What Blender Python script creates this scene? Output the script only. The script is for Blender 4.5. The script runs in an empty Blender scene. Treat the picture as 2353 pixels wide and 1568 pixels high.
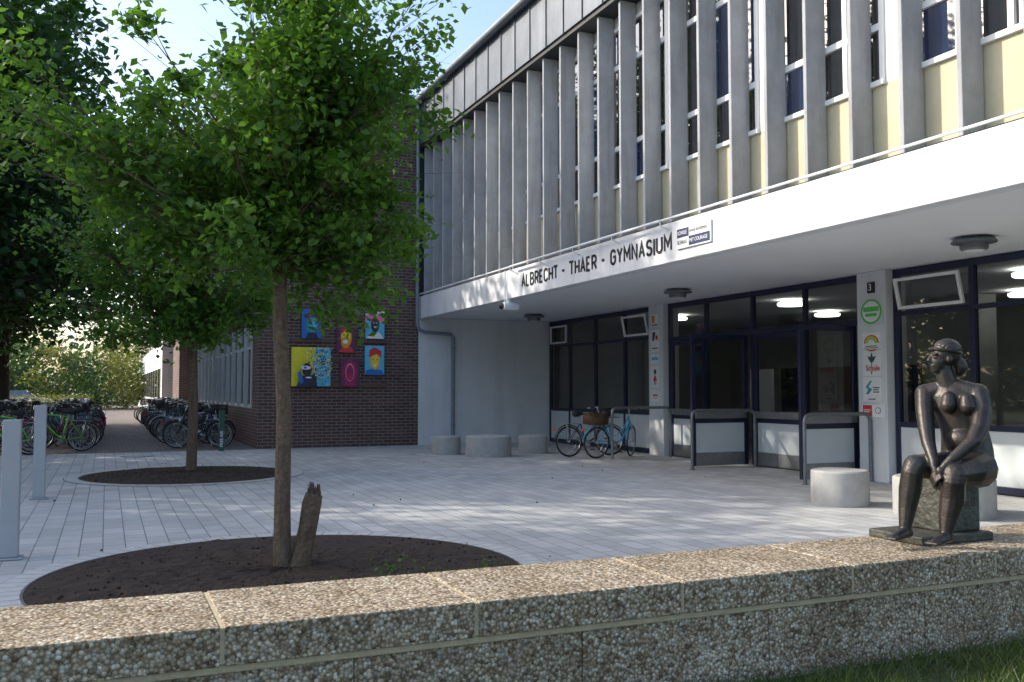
import bpy, math, random
import numpy as np
from mathutils import Vector, Matrix
R=math.radians
random.seed(7)
sc=bpy.context.scene
sc.view_settings.view_transform='Standard'; sc.view_settings.look='None'; sc.view_settings.exposure=0
PSI=R(23.6)
# ---------------------------------------------------------------- world
SUN_EL=R(30); SUN_AZ=math.atan2(-0.85,0.53)
w=bpy.data.worlds.new("World"); sc.world=w; w.use_nodes=True
nt=w.node_tree; bg=nt.nodes['Background']; sk=nt.nodes.new('ShaderNodeTexSky')
sk.sky_type='NISHITA'; sk.sun_disc=False; sk.sun_elevation=SUN_EL; sk.sun_rotation=SUN_AZ
sk.dust_density=2.5; sk.ozone_density=1.0; sk.air_density=1.0
nt.links.new(sk.outputs[0],bg.inputs[0]); bg.inputs[1].default_value=0.35
sd=bpy.data.lights.new("sun","SUN"); sd.energy=5; sd.angle=R(0.5); sd.color=(1,0.93,0.8)
so=bpy.data.objects.new("sun",sd); sc.collection.objects.link(so)
sv=Vector((math.sin(SUN_AZ)*math.cos(SUN_EL),math.cos(SUN_AZ)*math.cos(SUN_EL),math.sin(SUN_EL)))
so.rotation_euler=sv.to_track_quat('Z','Y').to_euler(); so.location=(-20,20,30)
# ---------------------------------------------------------------- camera
cd=bpy.data.cameras.new("camera"); cam=bpy.data.objects.new("camera",cd); sc.collection.objects.link(cam)
cd.sensor_width=36; cd.lens=36*2130/2353; cd.clip_end=3000; cd.clip_start=0.05
cam.location=(0,0,1.5); cam.rotation_euler=(R(90+2.983),0,-PSI); sc.camera=cam
# ---------------------------------------------------------------- materials
def newmat(name):
    m=bpy.data.materials.new(name); m.use_nodes=True
    return m,m.node_tree,m.node_tree.nodes['Principled BSDF']
def c4(c): return (c[0],c[1],c[2],1)
def mat(name,col,rough=.7,metal=0,var=.12,vs=2.0,bs=0,bstr=.2,spec=None,ior=None,stain=None,vs2=None):
    m,t,b=newmat(name); N=t.nodes; L=t.links
    b.inputs['Roughness'].default_value=rough; b.inputs['Metallic'].default_value=metal
    if spec is not None: b.inputs['Specular IOR Level'].default_value=spec
    if ior: b.inputs['IOR'].default_value=ior
    g=N.new('ShaderNodeNewGeometry')
    n=N.new('ShaderNodeTexNoise'); n.inputs['Scale'].default_value=vs; n.inputs['Detail'].default_value=6; n.inputs['Roughness'].default_value=.65
    L.new(g.outputs['Position'],n.inputs['Vector'])
    r=N.new('ShaderNodeValToRGB'); L.new(n.outputs[0],r.inputs[0])
    r.color_ramp.elements[0].position=.3; r.color_ramp.elements[1].position=.7
    r.color_ramp.elements[0].color=c4([x*(1-var) for x in col]); r.color_ramp.elements[1].color=c4([min(1,x*(1+var)) for x in col])
    out=r.outputs[0]
    if stain:
        mp=N.new('ShaderNodeMapping'); mp.inputs['Scale'].default_value=(stain[2],stain[2],stain[2]*.12)
        L.new(g.outputs['Position'],mp.inputs[0]); n2=N.new('ShaderNodeTexNoise'); n2.inputs['Scale'].default_value=1; n2.inputs['Detail'].default_value=5
        L.new(mp.outputs[0],n2.inputs['Vector'])
        r2=N.new('ShaderNodeValToRGB'); r2.color_ramp.elements[0].position=.5; r2.color_ramp.elements[1].position=.75
        r2.color_ramp.elements[0].color=(0,0,0,1); r2.color_ramp.elements[1].color=(stain[1],)*3+(1,)
        L.new(n2.outputs[0],r2.inputs[0])
        mx=N.new('ShaderNodeMixRGB'); L.new(r2.outputs[0],mx.inputs[0]); L.new(out,mx.inputs[1]); mx.inputs[2].default_value=c4(stain[0]); out=mx.outputs[0]
    L.new(out,b.inputs['Base Color'])
    if bs:
        nb=N.new('ShaderNodeTexNoise'); nb.inputs['Scale'].default_value=bs; nb.inputs['Detail'].default_value=4
        L.new(g.outputs['Position'],nb.inputs['Vector'])
        bp=N.new('ShaderNodeBump'); bp.inputs['Strength'].default_value=bstr; bp.inputs['Distance'].default_value=.02
        L.new(nb.outputs[0],bp.inputs['Height']); L.new(bp.outputs[0],b.inputs['Normal'])
    return m
def leafmat(name,c1,c2,tr,mix=.35):
    m,t,b=newmat(name); N=t.nodes; L=t.links
    g=N.new('ShaderNodeNewGeometry'); r=N.new('ShaderNodeValToRGB')
    r.color_ramp.elements[0].color=c4(c1); r.color_ramp.elements[1].color=c4(c2)
    L.new(g.outputs['Random Per Island'],r.inputs[0]); L.new(r.outputs[0],b.inputs['Base Color'])
    b.inputs['Roughness'].default_value=.42; b.inputs['Specular IOR Level'].default_value=.4
    tl=N.new('ShaderNodeBsdfTranslucent'); tl.inputs[0].default_value=c4(tr)
    mx=N.new('ShaderNodeMixShader'); mx.inputs[0].default_value=mix
    L.new(b.outputs[0],mx.inputs[1]); L.new(tl.outputs[0],mx.inputs[2]); L.new(mx.outputs[0],N['Material Output'].inputs[0])
    return m
def brickmat(name,c1,c2,mo,bw,rh,ms,mode,rough=.85,bump=.5,off=.5,noisev=.25,sq=None):
    m,t,b=newmat(name); N=t.nodes; L=t.links
    g=N.new('ShaderNodeNewGeometry'); s=N.new('ShaderNodeSeparateXYZ'); L.new(g.outputs['Position'],s.inputs[0])
    cb=N.new('ShaderNodeCombineXYZ')
    if mode=='wall':
        a=N.new('ShaderNodeMath'); a.operation='ADD'; L.new(s.outputs[0],a.inputs[0]); L.new(s.outputs[1],a.inputs[1])
        L.new(a.outputs[0],cb.inputs[0]); L.new(s.outputs[2],cb.inputs[1])
    else:
        L.new(s.outputs[1],cb.inputs[0]); L.new(s.outputs[0],cb.inputs[1])
    br=N.new('ShaderNodeTexBrick'); br.offset=off; L.new(cb.outputs[0],br.inputs['Vector'])
    br.inputs['Color1'].default_value=c4(c1); br.inputs['Color2'].default_value=c4(c2); br.inputs['Mortar'].default_value=c4(mo)
    br.inputs['Scale'].default_value=1; br.inputs['Mortar Size'].default_value=ms; br.inputs['Mortar Smooth'].default_value=.2
    br.inputs['Brick Width'].default_value=bw; br.inputs['Row Height'].default_value=rh; br.inputs['Bias'].default_value=0
    n=N.new('ShaderNodeTexNoise'); n.inputs['Scale'].default_value=1.3; n.inputs['Detail'].default_value=8; n.inputs['Roughness'].default_value=.7
    L.new(g.outputs['Position'],n.inputs['Vector'])
    r=N.new('ShaderNodeValToRGB'); r.color_ramp.elements[0].position=.3; r.color_ramp.elements[1].position=.7
    r.color_ramp.elements[0].color=(1-noisev,)*3+(1,); r.color_ramp.elements[1].color=(1,1,1,1); L.new(n.outputs[0],r.inputs[0])
    mx=N.new('ShaderNodeMixRGB'); mx.blend_type='MULTIPLY'; mx.inputs[0].default_value=1
    L.new(br.outputs[0],mx.inputs[1]); L.new(r.outputs[0],mx.inputs[2]); L.new(mx.outputs[0],b.inputs['Base Color'])
    bp=N.new('ShaderNodeBump'); bp.inputs['Strength'].default_value=bump; bp.inputs['Distance'].default_value=.006; bp.invert=True
    n3=N.new('ShaderNodeTexNoise'); n3.inputs['Scale'].default_value=60; L.new(g.outputs['Position'],n3.inputs['Vector'])
    ad=N.new('ShaderNodeMath'); ad.operation='MULTIPLY_ADD'; L.new(n3.outputs[0],ad.inputs[0]); ad.inputs[1].default_value=.25; L.new(br.outputs['Fac'],ad.inputs[2])
    L.new(ad.outputs[0],bp.inputs['Height']); L.new(bp.outputs[0],b.inputs['Normal'])
    b.inputs['Roughness'].default_value=rough
    return m
def aggregate(name,scale=85):
    m,t,b=newmat(name); N=t.nodes; L=t.links
    g=N.new('ShaderNodeNewGeometry')
    v=N.new('ShaderNodeTexVoronoi'); v.inputs['Scale'].default_value=scale; L.new(g.outputs['Position'],v.inputs['Vector'])
    s=N.new('ShaderNodeSeparateXYZ'); L.new(v.outputs['Color'],s.inputs[0])
    r=N.new('ShaderNodeValToRGB'); e=r.color_ramp.elements
    e[0].color=(.14,.095,.06,1); e[1].color=(.76,.7,.6,1)
    for p,c in ((.15,(.32,.24,.15)),(.35,(.43,.35,.25)),(.55,(.54,.45,.33)),(.7,(.33,.3,.26)),(.85,(.62,.55,.43))):
        q=e.new(p); q.color=c4(c)
    L.new(s.outputs[0],r.inputs[0])
    r2=N.new('ShaderNodeValToRGB'); r2.color_ramp.elements[0].position=.35; r2.color_ramp.elements[0].color=(1,1,1,1)
    r2.color_ramp.elements[1].position=.7; r2.color_ramp.elements[1].color=(.45,.39,.31,1); L.new(v.outputs['Distance'],r2.inputs[0])
    mx=N.new('ShaderNodeMixRGB'); mx.blend_type='MULTIPLY'; mx.inputs[0].default_value=1; L.new(r.outputs[0],mx.inputs[1]); L.new(r2.outputs[0],mx.inputs[2])
    n=N.new('ShaderNodeTexNoise'); n.inputs['Scale'].default_value=2.6; n.inputs['Detail'].default_value=8; n.inputs['Roughness'].default_value=.7; L.new(g.outputs['Position'],n.inputs['Vector'])
    r3=N.new('ShaderNodeValToRGB'); r3.color_ramp.elements[0].position=.3; r3.color_ramp.elements[0].color=(.62,.58,.5,1); r3.color_ramp.elements[1].position=.6; L.new(n.outputs[0],r3.inputs[0])
    mx2=N.new('ShaderNodeMixRGB'); mx2.blend_type='MULTIPLY'; mx2.inputs[0].default_value=1; L.new(mx.outputs[0],mx2.inputs[1]); L.new(r3.outputs[0],mx2.inputs[2])
    L.new(mx2.outputs[0],b.inputs['Base Color'])
    bp=N.new('ShaderNodeBump'); bp.invert=True; bp.inputs['Strength'].default_value=.8; bp.inputs['Distance'].default_value=.005
    L.new(v.outputs['Distance'],bp.inputs['Height']); L.new(bp.outputs[0],b.inputs['Normal']); b.inputs['Roughness'].default_value=.75
    return m
M={}
M['white']=mat('white_render',(.66,.68,.7),.8,var=.06,vs=1.5,bs=40,bstr=.1,stain=((.4,.39,.37),.35,2.2))
M['soffit']=mat('soffit_paint',(.78,.79,.81),.8,var=.04,vs=.8)
M['fin']=mat('concrete_fin',(.36,.37,.395),.85,var=.13,vs=3,bs=60,bstr=.2,stain=((.2,.185,.17),.5,7))
M['fascia']=mat('fascia_paint',(.70,.71,.73),.75,var=.07,vs=1.2,bs=30,bstr=.08,stain=((.40,.40,.38),.5,3))
M['cream']=mat('cream_render',(.52,.48,.34),.85,var=.1,vs=2,bs=50,bstr=.1,stain=((.36,.34,.26),.5,4))
M['wall_up']=mat('upper_render',(.6,.61,.6),.85,var=.08,vs=2)
M['clad']=mat('zinc_cladding',(.15,.17,.2),.5,.3,var=.2,vs=1.6,stain=((.3,.32,.35),.35,3))
M['zinc']=mat('zinc_pipe',(.24,.27,.31),.5,.4,var=.15,vs=4)
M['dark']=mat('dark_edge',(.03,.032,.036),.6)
M['wframe']=mat('white_frame',(.78,.79,.8),.4,var=.03)
M['navy']=mat('navy_frame',(.013,.017,.05),.4,var=.1)
M['panel']=mat('white_panel',(.62,.66,.68),.45,var=.04)
M['steel']=mat('brushed_steel',(.3,.31,.32),.4,.7,var=.15,vs=8)
M['galv']=mat('galvanised_rail',(.2,.215,.23),.45,.6,var=.15,vs=8)
M['glass_up']=mat('window_glass',(.012,.014,.017),.02,var=0,ior=2.9)
M['blind']=mat('blue_blind_glass',(.012,.024,.07),.03,var=.1,ior=2.7)
M['conc']=mat('stool_concrete',(.40,.40,.39),.85,var=.12,vs=6,bs=90,bstr=.25)
M['brick']=brickmat('brick_wall',(.085,.045,.042),(.14,.075,.06),(.24,.22,.21),.25,.083,.010,'wall')
M['pave']=brickmat('plaza_pavers',(.46,.465,.46),(.59,.59,.58),(.22,.22,.21),.40,.2,.006,'floor',bump=.35,noisev=.26)
M['pave2']=brickmat('bike_yard_pavers',(.17,.13,.12),(.24,.2,.18),(.1,.1,.09),.2,.1,.006,'floor')
M['ringp']=mat('ring_paver',(.52,.52,.51),.85,var=.12,vs=9,bs=70,bstr=.2)
M['joint']=mat('joint_sand',(.2,.2,.19),.95)
M['soil']=mat('soil',(.04,.026,.018),.95,var=.5,vs=14,bs=45,bstr=1.0)
M['agg']=aggregate('exposed_aggregate')
M['mortar']=mat('mortar',(.44,.36,.23),.9,var=.15,vs=20,bs=90,bstr=.3)
M['bark']=mat('bark',(.13,.095,.065),.95,var=.4,vs=25,bs=60,bstr=1.0,stain=((.05,.035,.025),.8,30))
M['bark2']=mat('dark_bark',(.05,.04,.032),.95,var=.4,vs=12,bs=30,bstr=1)
M['leaf1']=leafmat('pear_leaf',(.025,.07,.013),(.085,.18,.025),(.19,.4,.035),.38)
M['leaf2']=leafmat('dark_leaf',(.015,.045,.015),(.04,.095,.025),(.08,.19,.025),.28)
M['leafy']=leafmat('autumn_leaf',(.05,.10,.025),(.2,.2,.05),(.26,.28,.05),.36)
M['grass']=leafmat('grass_blades',(.04,.07,.015),(.12,.15,.04),(.1,.2,.02),.25)
M['lawn']=mat('lawn',(.04,.055,.02),.95,var=.5,vs=3,bs=20,bstr=.8)
M['boll']=mat('bollard_paint',(.38,.40,.43),.5,.3,var=.05,vs=5)
M['bronze']=mat('bronze',(.045,.038,.034),.42,.55,var=.45,vs=9,bs=110,bstr=.12,stain=((.075,.09,.08),.4,9))
M['patina']=mat('patina_bronze',(.06,.06,.05),.6,.4,var=.5,vs=10,bs=40,bstr=.6,stain=((.07,.12,.1),.5,10))
M['int']=mat('interior_wall',(.3,.31,.3),.9)
M['intf']=mat('interior_floor',(.14,.14,.14),.3)
M['black']=mat('black_paint',(.012,.012,.014),.5)
M['rubber']=mat('tyre_rubber',(.02,.02,.021),.7)
M['chrome']=mat('chrome',(.5,.51,.53),.3,.8)
M['wicker']=mat('wicker',(.12,.065,.035),.8,var=.5,vs=60,bs=90,bstr=1)
M['letter']=mat('letter_black',(.02,.02,.025),.5)
def flat(n,c,r=.6): 
    M[n]=mat(n,c,r,var=.06,vs=9); return M[n]
for n,c in dict(yel=(.75,.68,.04),blu=(.02,.16,.5),sky=(.1,.5,.75),pur=(.12,.03,.09),mag=(.35,.02,.1),ora=(.75,.3,.02),red=(.6,.04,.04),pnk=(.75,.25,.4),skin=(.75,.35,.1),yskin=(.85,.6,.05),drk=(.03,.025,.03),wht=(.8,.8,.8),grn=(.12,.55,.1),dgrn=(.02,.09,.07),teal=(.02,.3,.32),wood=(.12,.07,.05),navyp=(.02,.03,.1),redp=(.25,.02,.015)).items(): flat(n,c)
def glassmat():
    m=bpy.data.materials.new('clear_glass'); m.use_nodes=True; t=m.node_tree; N=t.nodes; L=t.links
    N.remove(N['Principled BSDF'])
    tr=N.new('ShaderNodeBsdfTransparent'); tr.inputs[0].default_value=(.55,.59,.6,1)
    gl=N.new('ShaderNodeBsdfGlossy'); gl.inputs['Roughness'].default_value=.02
    fr=N.new('ShaderNodeFresnel'); fr.inputs[0].default_value=1.75
    mx=N.new('ShaderNodeMixShader'); L.new(fr.outputs[0],mx.inputs[0]); L.new(tr.outputs[0],mx.inputs[1]); L.new(gl.outputs[0],mx.inputs[2])
    L.new(mx.outputs[0],N['Material Output'].inputs[0]); return m
M['glass']=glassmat()
def emat(n,c,s):
    m,t,b=newmat(n); b.inputs['Emission Color'].default_value=c4(c); b.inputs['Emission Strength'].default_value=s; b.inputs['Base Color'].default_value=c4(c); return m
M['lamp']=emat('lamp_lit',(1,.96,.86),6)
def bikeframe():
    m,t,b=newmat('bike_frame'); o=t.nodes.new('ShaderNodeObjectInfo'); t.links.new(o.outputs['Color'],b.inputs['Base Color']); b.inputs['Roughness'].default_value=.3; return m
M['bike']=bikeframe()
# ---------------------------------------------------------------- mesh builder
class MB:
    def __init__(s): s.v=[];s.f=[];s.m=[];s.names=[]
    def mi(s,k):
        if k not in s.names: s.names.append(k)
        return s.names.index(k)
    def box(s,x0,x1,y0,y1,z0,z1,k,rot=None,piv=None):
        n=len(s.v); c=[(x0,y0,z0),(x1,y0,z0),(x1,y1,z0),(x0,y1,z0),(x0,y0,z1),(x1,y0,z1),(x1,y1,z1),(x0,y1,z1)]
        if rot: c=[tuple(rot@(Vector(p)-Vector(piv))+Vector(piv)) for p in c]
        s.v+=c
        for f in ((0,3,2,1),(4,5,6,7),(0,1,5,4),(1,2,6,5),(2,3,7,6),(3,0,4,7)):
            s.f.append(tuple(n+i for i in f)); s.m.append(s.mi(k))
    def poly(s,pts,k):
        n=len(s.v); s.v+=[tuple(p) for p in pts]; s.f.append(tuple(range(n,n+len(pts)))); s.m.append(s.mi(k))
    def tube(s,pts,rads,k,seg=8,cap=True):
        pts=[Vector(p) for p in pts]
        if not hasattr(rads,'__len__'): rads=[rads]*len(pts)
        n0=len(s.v); prev=None
        for i,p in enumerate(pts):
            t=(pts[min(i+1,len(pts)-1)]-pts[max(i-1,0)]).normalized()
            if prev is None:
                a=Vector((0,0,1)) if abs(t.z)<.9 else Vector((1,0,0)); nn=t.cross(a).normalized()
            else:
                nn=(prev-t*prev.dot(t)).normalized()
            prev=nn; bb=t.cross(nn)
            for j in range(seg):
                an=2*math.pi*j/seg; s.v.append(tuple(p+(nn*math.cos(an)+bb*math.sin(an))*rads[i]))
        m=s.mi(k)
        for i in range(len(pts)-1):
            for j in range(seg):
                a=n0+i*seg+j; b=n0+i*seg+(j+1)%seg; s.f.append((a,b,b+seg,a+seg)); s.m.append(m)
        if cap:
            s.f.append(tuple(n0+j for j in range(seg))[::-1]); s.m.append(m)
            s.f.append(tuple(n0+(len(pts)-1)*seg+j for j in range(seg))); s.m.append(m)
    def lathe(s,c,prof,k,seg=32):
        n0=len(s.v); m=s.mi(k)
        for r,z in prof:
            for j in range(seg):
                a=2*math.pi*j/seg; s.v.append((c[0]+r*math.cos(a),c[1]+r*math.sin(a),c[2]+z))
        for i in range(len(prof)-1):
            for j in range(seg):
                a=n0+i*seg+j; b=n0+i*seg+(j+1)%seg; s.f.append((a,b,b+seg,a+seg)); s.m.append(m)
        s.f.append(tuple(n0+j for j in range(seg))[::-1]); s.m.append(m)
        s.f.append(tuple(n0+(len(prof)-1)*seg+j for j in range(seg))); s.m.append(m)
    def ring(s,c,R_,r,k,seg=28,ss=6,a0=0,a1=2*math.pi):
        full=abs(a1-a0-2*math.pi)<1e-4
        cnt=seg+1
        n0=len(s.v); m=s.mi(k); rows=seg if full else cnt
        for i in range(rows):
            a=a0+(a1-a0)*i/seg
            for j in range(ss):
                b=2*math.pi*j/ss; rr=R_+r*math.cos(b); s.v.append((c[0]+rr*math.cos(a),c[1]+r*math.sin(b),c[2]+rr*math.sin(a)))
        for i in range(seg):
            i2=(i+1)%rows
            for j in range(ss):
                j2=(j+1)%ss; s.f.append((n0+i*ss+j,n0+i*ss+j2,n0+i2*ss+j2,n0+i2*ss+j)); s.m.append(m)
    def mesh(s,name,smooth=False):
        me=bpy.data.meshes.new(name); me.from_pydata(s.v,[],s.f)
        for k in s.names: me.materials.append(M[k])
        me.polygons.foreach_set('material_index',s.m)
        if smooth: me.polygons.foreach_set('use_smooth',[True]*len(me.polygons))
        me.update(); return me
    def build(s,name,parent=None,smooth=False,bevel=0,loc=None):
        o=bpy.data.objects.new(name,s.mesh(name,smooth)); sc.collection.objects.link(o)
        if parent: o.parent=parent
        if loc: o.location=loc
        if bevel:
            b=o.modifiers.new('b','BEVEL'); b.width=bevel; b.segments=2; b.limit_method='ANGLE'
        if smooth: 
            try: o.data.set_sharp_from_angle(angle=R(40))
            except Exception: pass
        return o
def empty(name):
    e=bpy.data.objects.new(name,None); sc.collection.objects.link(e); return e
def text(body,size,matkey,mw,parent,name,xs=1,ext=.004,off=0,align='LEFT',spacing=1):
    cu=bpy.data.curves.new(name,'FONT'); cu.body=body; cu.size=size; cu.extrude=ext; cu.offset=off; cu.align_x=align; cu.align_y='CENTER'; cu.space_character=spacing
    o=bpy.data.objects.new(name,cu); sc.collection.objects.link(o)
    bpy.context.view_layer.update()
    dg=bpy.context.evaluated_depsgraph_get(); me=bpy.data.meshes.new_from_object(o.evaluated_get(dg))
    bpy.data.objects.remove(o); me.transform(Matrix.Diagonal((xs,1,1,1))); me.transform(mw)
    me.materials.clear(); me.materials.append(M[matkey])
    ob=bpy.data.objects.new(name,me); sc.collection.objects.link(ob); ob.parent=parent; return ob
def facing_mx(x,y,z):
    return Matrix(((0,0,-1,x),(-1,0,0,y),(0,1,0,z),(0,0,0,1)))
# block capitals drawn as strokes (condensed signage lettering); unit cell 1 wide x 1 high
def arc(cx,cy,rx,ry,a0,a1,n=8): return [(cx+rx*math.cos(R(a0+(a1-a0)*i/n)),cy+ry*math.sin(R(a0+(a1-a0)*i/n))) for i in range(n+1)]
GL={'A':([[(0,0),(.5,1),(1,0)],[(.18,.33),(.82,.33)]],1),
'L':([[(0,1),(0,0),(.9,0)]],.85),
'B':([[(0,0),(0,1)]+arc(.55,.76,.4,.24,90,-90)+[(0,.52)],[(.0,.52)]+arc(.58,.26,.42,.26,90,-90)+[(0,0)]],1),
'R':([[(0,0),(0,1)]+arc(.55,.74,.42,.26,90,-90)+[(0,.48)],[(.5,.48),(1,0)]],1),
'E':([[(.9,1),(0,1),(0,0),(.9,0)],[(0,.5),(.8,.5)]],.85),
'C':([arc(.5,.72,.5,.28,15,180)+arc(.5,.28,.5,.28,180,345)],1),
'H':([[(0,0),(0,1)],[(1,0),(1,1)],[(0,.5),(1,.5)]],1),
'T':([[(0,1),(1,1)],[(.5,1),(.5,0)]],.95),
'G':([arc(.5,.72,.5,.28,15,180)+arc(.5,.28,.5,.28,180,360)+[(1,.5),(.55,.5)]],1),
'Y':([[(0,1),(.5,.48),(1,1)],[(.5,.48),(.5,0)]],1),
'M':([[(0,0),(0,1),(.5,.35),(1,1),(1,0)]],1.2),
'N':([[(0,0),(0,1),(1,0),(1,1)]],1),
'S':([arc(.5,.75,.46,.25,20,270)+arc(.5,.25,.5,.25,90,-160)],1),
'I':([[(0,0),(0,1)]],0),
'U':([[(0,1),(0,.28)]+arc(.5,.28,.5,.28,180,360)+[(1,1)]],1),
'-':([[(0,.48),(.8,.48)]],.8)}
def signtext(body,height,total,thick,y_start,zc,x,parent,name):
    gap=.52; sp=.35; widths=[(sp if ch==' ' else GL[ch][1]) for ch in body]
    tot=sum(widths)+gap*(len(body)-1); u=(total-thick)/tot
    g=MB(); cur=0; t=thick/2; z0=zc-height/2+t; H_=height-thick
    layer=0
    for ch,w_ in zip(body,widths):
        if ch!=' ':
            for st in GL[ch][0]:
                P=[(cur*u+t+px*(u*(w_ if w_>0 else 1)),z0+pz*H_) for px,pz in st]
                # constant-width ribbon with mitred joints
                Lf=[];Rt=[]
                for i,p in enumerate(P):
                    a=P[max(i-1,0)]; b=P[min(i+1,len(P)-1)]
                    d0=Vector((p[0]-a[0],p[1]-a[1])); d1=Vector((b[0]-p[0],b[1]-p[1]))
                    if i==0: d0=d1
                    if i==len(P)-1: d1=d0
                    d0=d0.normalized() if d0.length>1e-6 else d1.normalized(); d1=d1.normalized() if d1.length>1e-6 else d0
                    n_=Vector((-d0.y-d1.y,d0.x+d1.x)); n_=n_.normalized() if n_.length>1e-4 else Vector((-d0.y,d0.x))
                    k=t/max(.5,n_.dot(Vector((-d0.y,d0.x)))); e0=Vector(p)
                    if i==0: e0=e0-d1*(t if len(P)==2 and ch in 'ILT' else 0)
                    Lf.append(e0+n_*k); Rt.append(e0-n_*k)
                layer=(layer+1)%3; xf=x-.008-layer*.0006
                for i in range(len(P)-1):
                    q=[Lf[i],Lf[i+1],Rt[i+1],Rt[i]]
                    fr=[(xf,y_start-v.x,v.y) for v in q]; bk=[(x,y_start-v.x,v.y) for v in q]
                    g.poly(fr,'letter'); g.poly([fr[0],fr[1],bk[1],bk[0]],'letter'); g.poly([fr[3],fr[2],bk[2],bk[3]],'letter')
        cur+=w_+gap
    return g.build(name,parent)
# ---------------------------------------------------------------- ground
g=MB(); g.poly([(-1500,-1500,-.03),(1500,-1500,-.03),(1500,1500,-.03),(-1500,1500,-.03)],'lawn'); g.build('ground')
g=MB(); g.box(-14,11.7,3.4,24.0,-.2,0,'pave'); g.build('plaza_pavement')
g=MB(); g.box(-14,3.5,24.0,95,-.2,-.004,'pave2'); g.box(-14,3.5,23.9,24.02,-.1,.003,'joint'); g.build('bike_yard_pavement')
g=MB(); g.box(-25,30,-25,2.88,-.2,.40,'lawn'); g.build('grass_bank')
def rawmesh(name,V,k,key):
    n=len(V)//k; me=bpy.data.meshes.new(name); me.vertices.add(len(V)); me.vertices.foreach_set('co',V.astype(np.float32).ravel())
    me.loops.add(len(V)); me.loops.foreach_set('vertex_index',np.arange(len(V),dtype=np.int32))
    me.polygons.add(n); me.polygons.foreach_set('loop_start',np.arange(0,len(V),k,dtype=np.int32))
    me.update(calc_edges=True); me.materials.append(M[key]); return me
def blades(name,n,x0,x1,y0,y1,z,h,key,seed=1,dens=None):
    rng=np.random.default_rng(seed); x=rng.uniform(x0,x1,n); y=rng.uniform(y0,y1,n)
    a=rng.uniform(0,2*np.pi,n); hh=h*rng.uniform(.4,1.3,n)*(1+.5*np.sin(x*7)*np.sin(y*9)); wd=.0032; le=rng.normal(0,.55,(n,2))*hh[:,None]
    V=np.zeros((n,3,3)); V[:,0]=np.stack([x-wd*np.cos(a),y-wd*np.sin(a),np.full(n,z)],1); V[:,1]=np.stack([x+wd*np.cos(a),y+wd*np.sin(a),np.full(n,z)],1)
    V[:,2]=np.stack([x+le[:,0],y+le[:,1],z+hh],1)
    return rawmesh(name,V.reshape(-1,3),3,key)
o=bpy.data.objects.new('grass',blades('grass',45000,1.9,6.0,1.0,2.87,.395,.055,'grass')); sc.collection.objects.link(o)
# ---------------------------------------------------------------- low aggregate wall
g=MB(); YF,YB=2.88,3.42
xs=[.328+.805*i for i in range(-10,9)]
for a,b in zip(xs[:-1],xs[1:]):
    g.box(a+.007,b-.007,YF,YB,.685,.80,'agg')
    g.box(a+.4+.002,b+.4-.002,YF+.018,YB-.018,.0,.665,'agg')
g.box(xs[0],xs[-1],YF+.008,YB-.008,.662,.688,'mortar')
g.box(xs[0],xs[-1],YF+.004,YB-.004,.6885,.7965,'mortar')
g.box(xs[0]+.1,xs[-1]-.1,YF+.03,YB-.03,.0,.66,'mortar')
g.build('low_aggregate_wall',bevel=.004)
# ---------------------------------------------------------------- planting beds
def bed(cx,cy,r,name,seed,rings=22,seg=96):
    rng=np.random.default_rng(seed); g=MB(); m=g.mi('soil'); vs=[(cx,cy,.06)]
    for i in range(1,rings+1):
        q=i/rings
        for j in range(seg):
            a=2*math.pi*j/seg; z=.008+.05*(1-q*q)+ (rng.normal(0,.008) if i<rings else 0)
            vs.append((cx+r*q*math.cos(a),cy+r*q*math.sin(a),max(z,.006)))
    g.v=vs
    for j in range(seg): g.f.append((0,1+j,1+(j+1)%seg)); g.m.append(m)
    for i in range(rings-1):
        for j in range(seg):
            a=1+i*seg+j;b=1+i*seg+(j+1)%seg; g.f.append((a,a+seg,b+seg,b)); g.m.append(m)
    for _ in range(500):
        a=rng.uniform(0,6.28); q=r*math.sqrt(rng.uniform(0,.95)); s=rng.uniform(.004,.013)
        x=cx+q*math.cos(a); y=cy+q*math.sin(a); zb=.05*(1-(q/r)**2)+.008; g.tube([(x-s,y,zb),(x,y,zb+s*.5),(x+s,y,zb)],[s*.5,s,s*.4],'soil',5)
    g2=MB()
    P=lambda rr,t,z:(cx+rr*math.cos(t),cy+rr*math.sin(t),z)
    for j in range(96):
        a=2*math.pi*j/96;b=2*math.pi*(j+1)/96
        g2.poly([P(r,a,.012),P(r+.012,a,.012),P(r+.012,b,.012),P(r,b,.012)],'galv')
        g2.poly([P(r+.012,a,.004),P(r+.24,a,.004),P(r+.24,b,.004),P(r+.012,b,.004)],'joint')
    n=int(2*math.pi*r/.155)
    for j in range(n):
        a=2*math.pi*(j+.03)/n;b=2*math.pi*(j+.97)/n
        g2.poly([P(r+.018,a,.009),P(r+.225,a,.009),P(r+.225,b,.009),P(r+.018,b,.009)],'ringp')
    e=empty(name); g.build('soil',e); g2.build('edging',e)
bed(1.39,7.75,1.92,'planting_bed',1); bed(1.35,17.3,1.75,'planting_bed.001',2)
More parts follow.
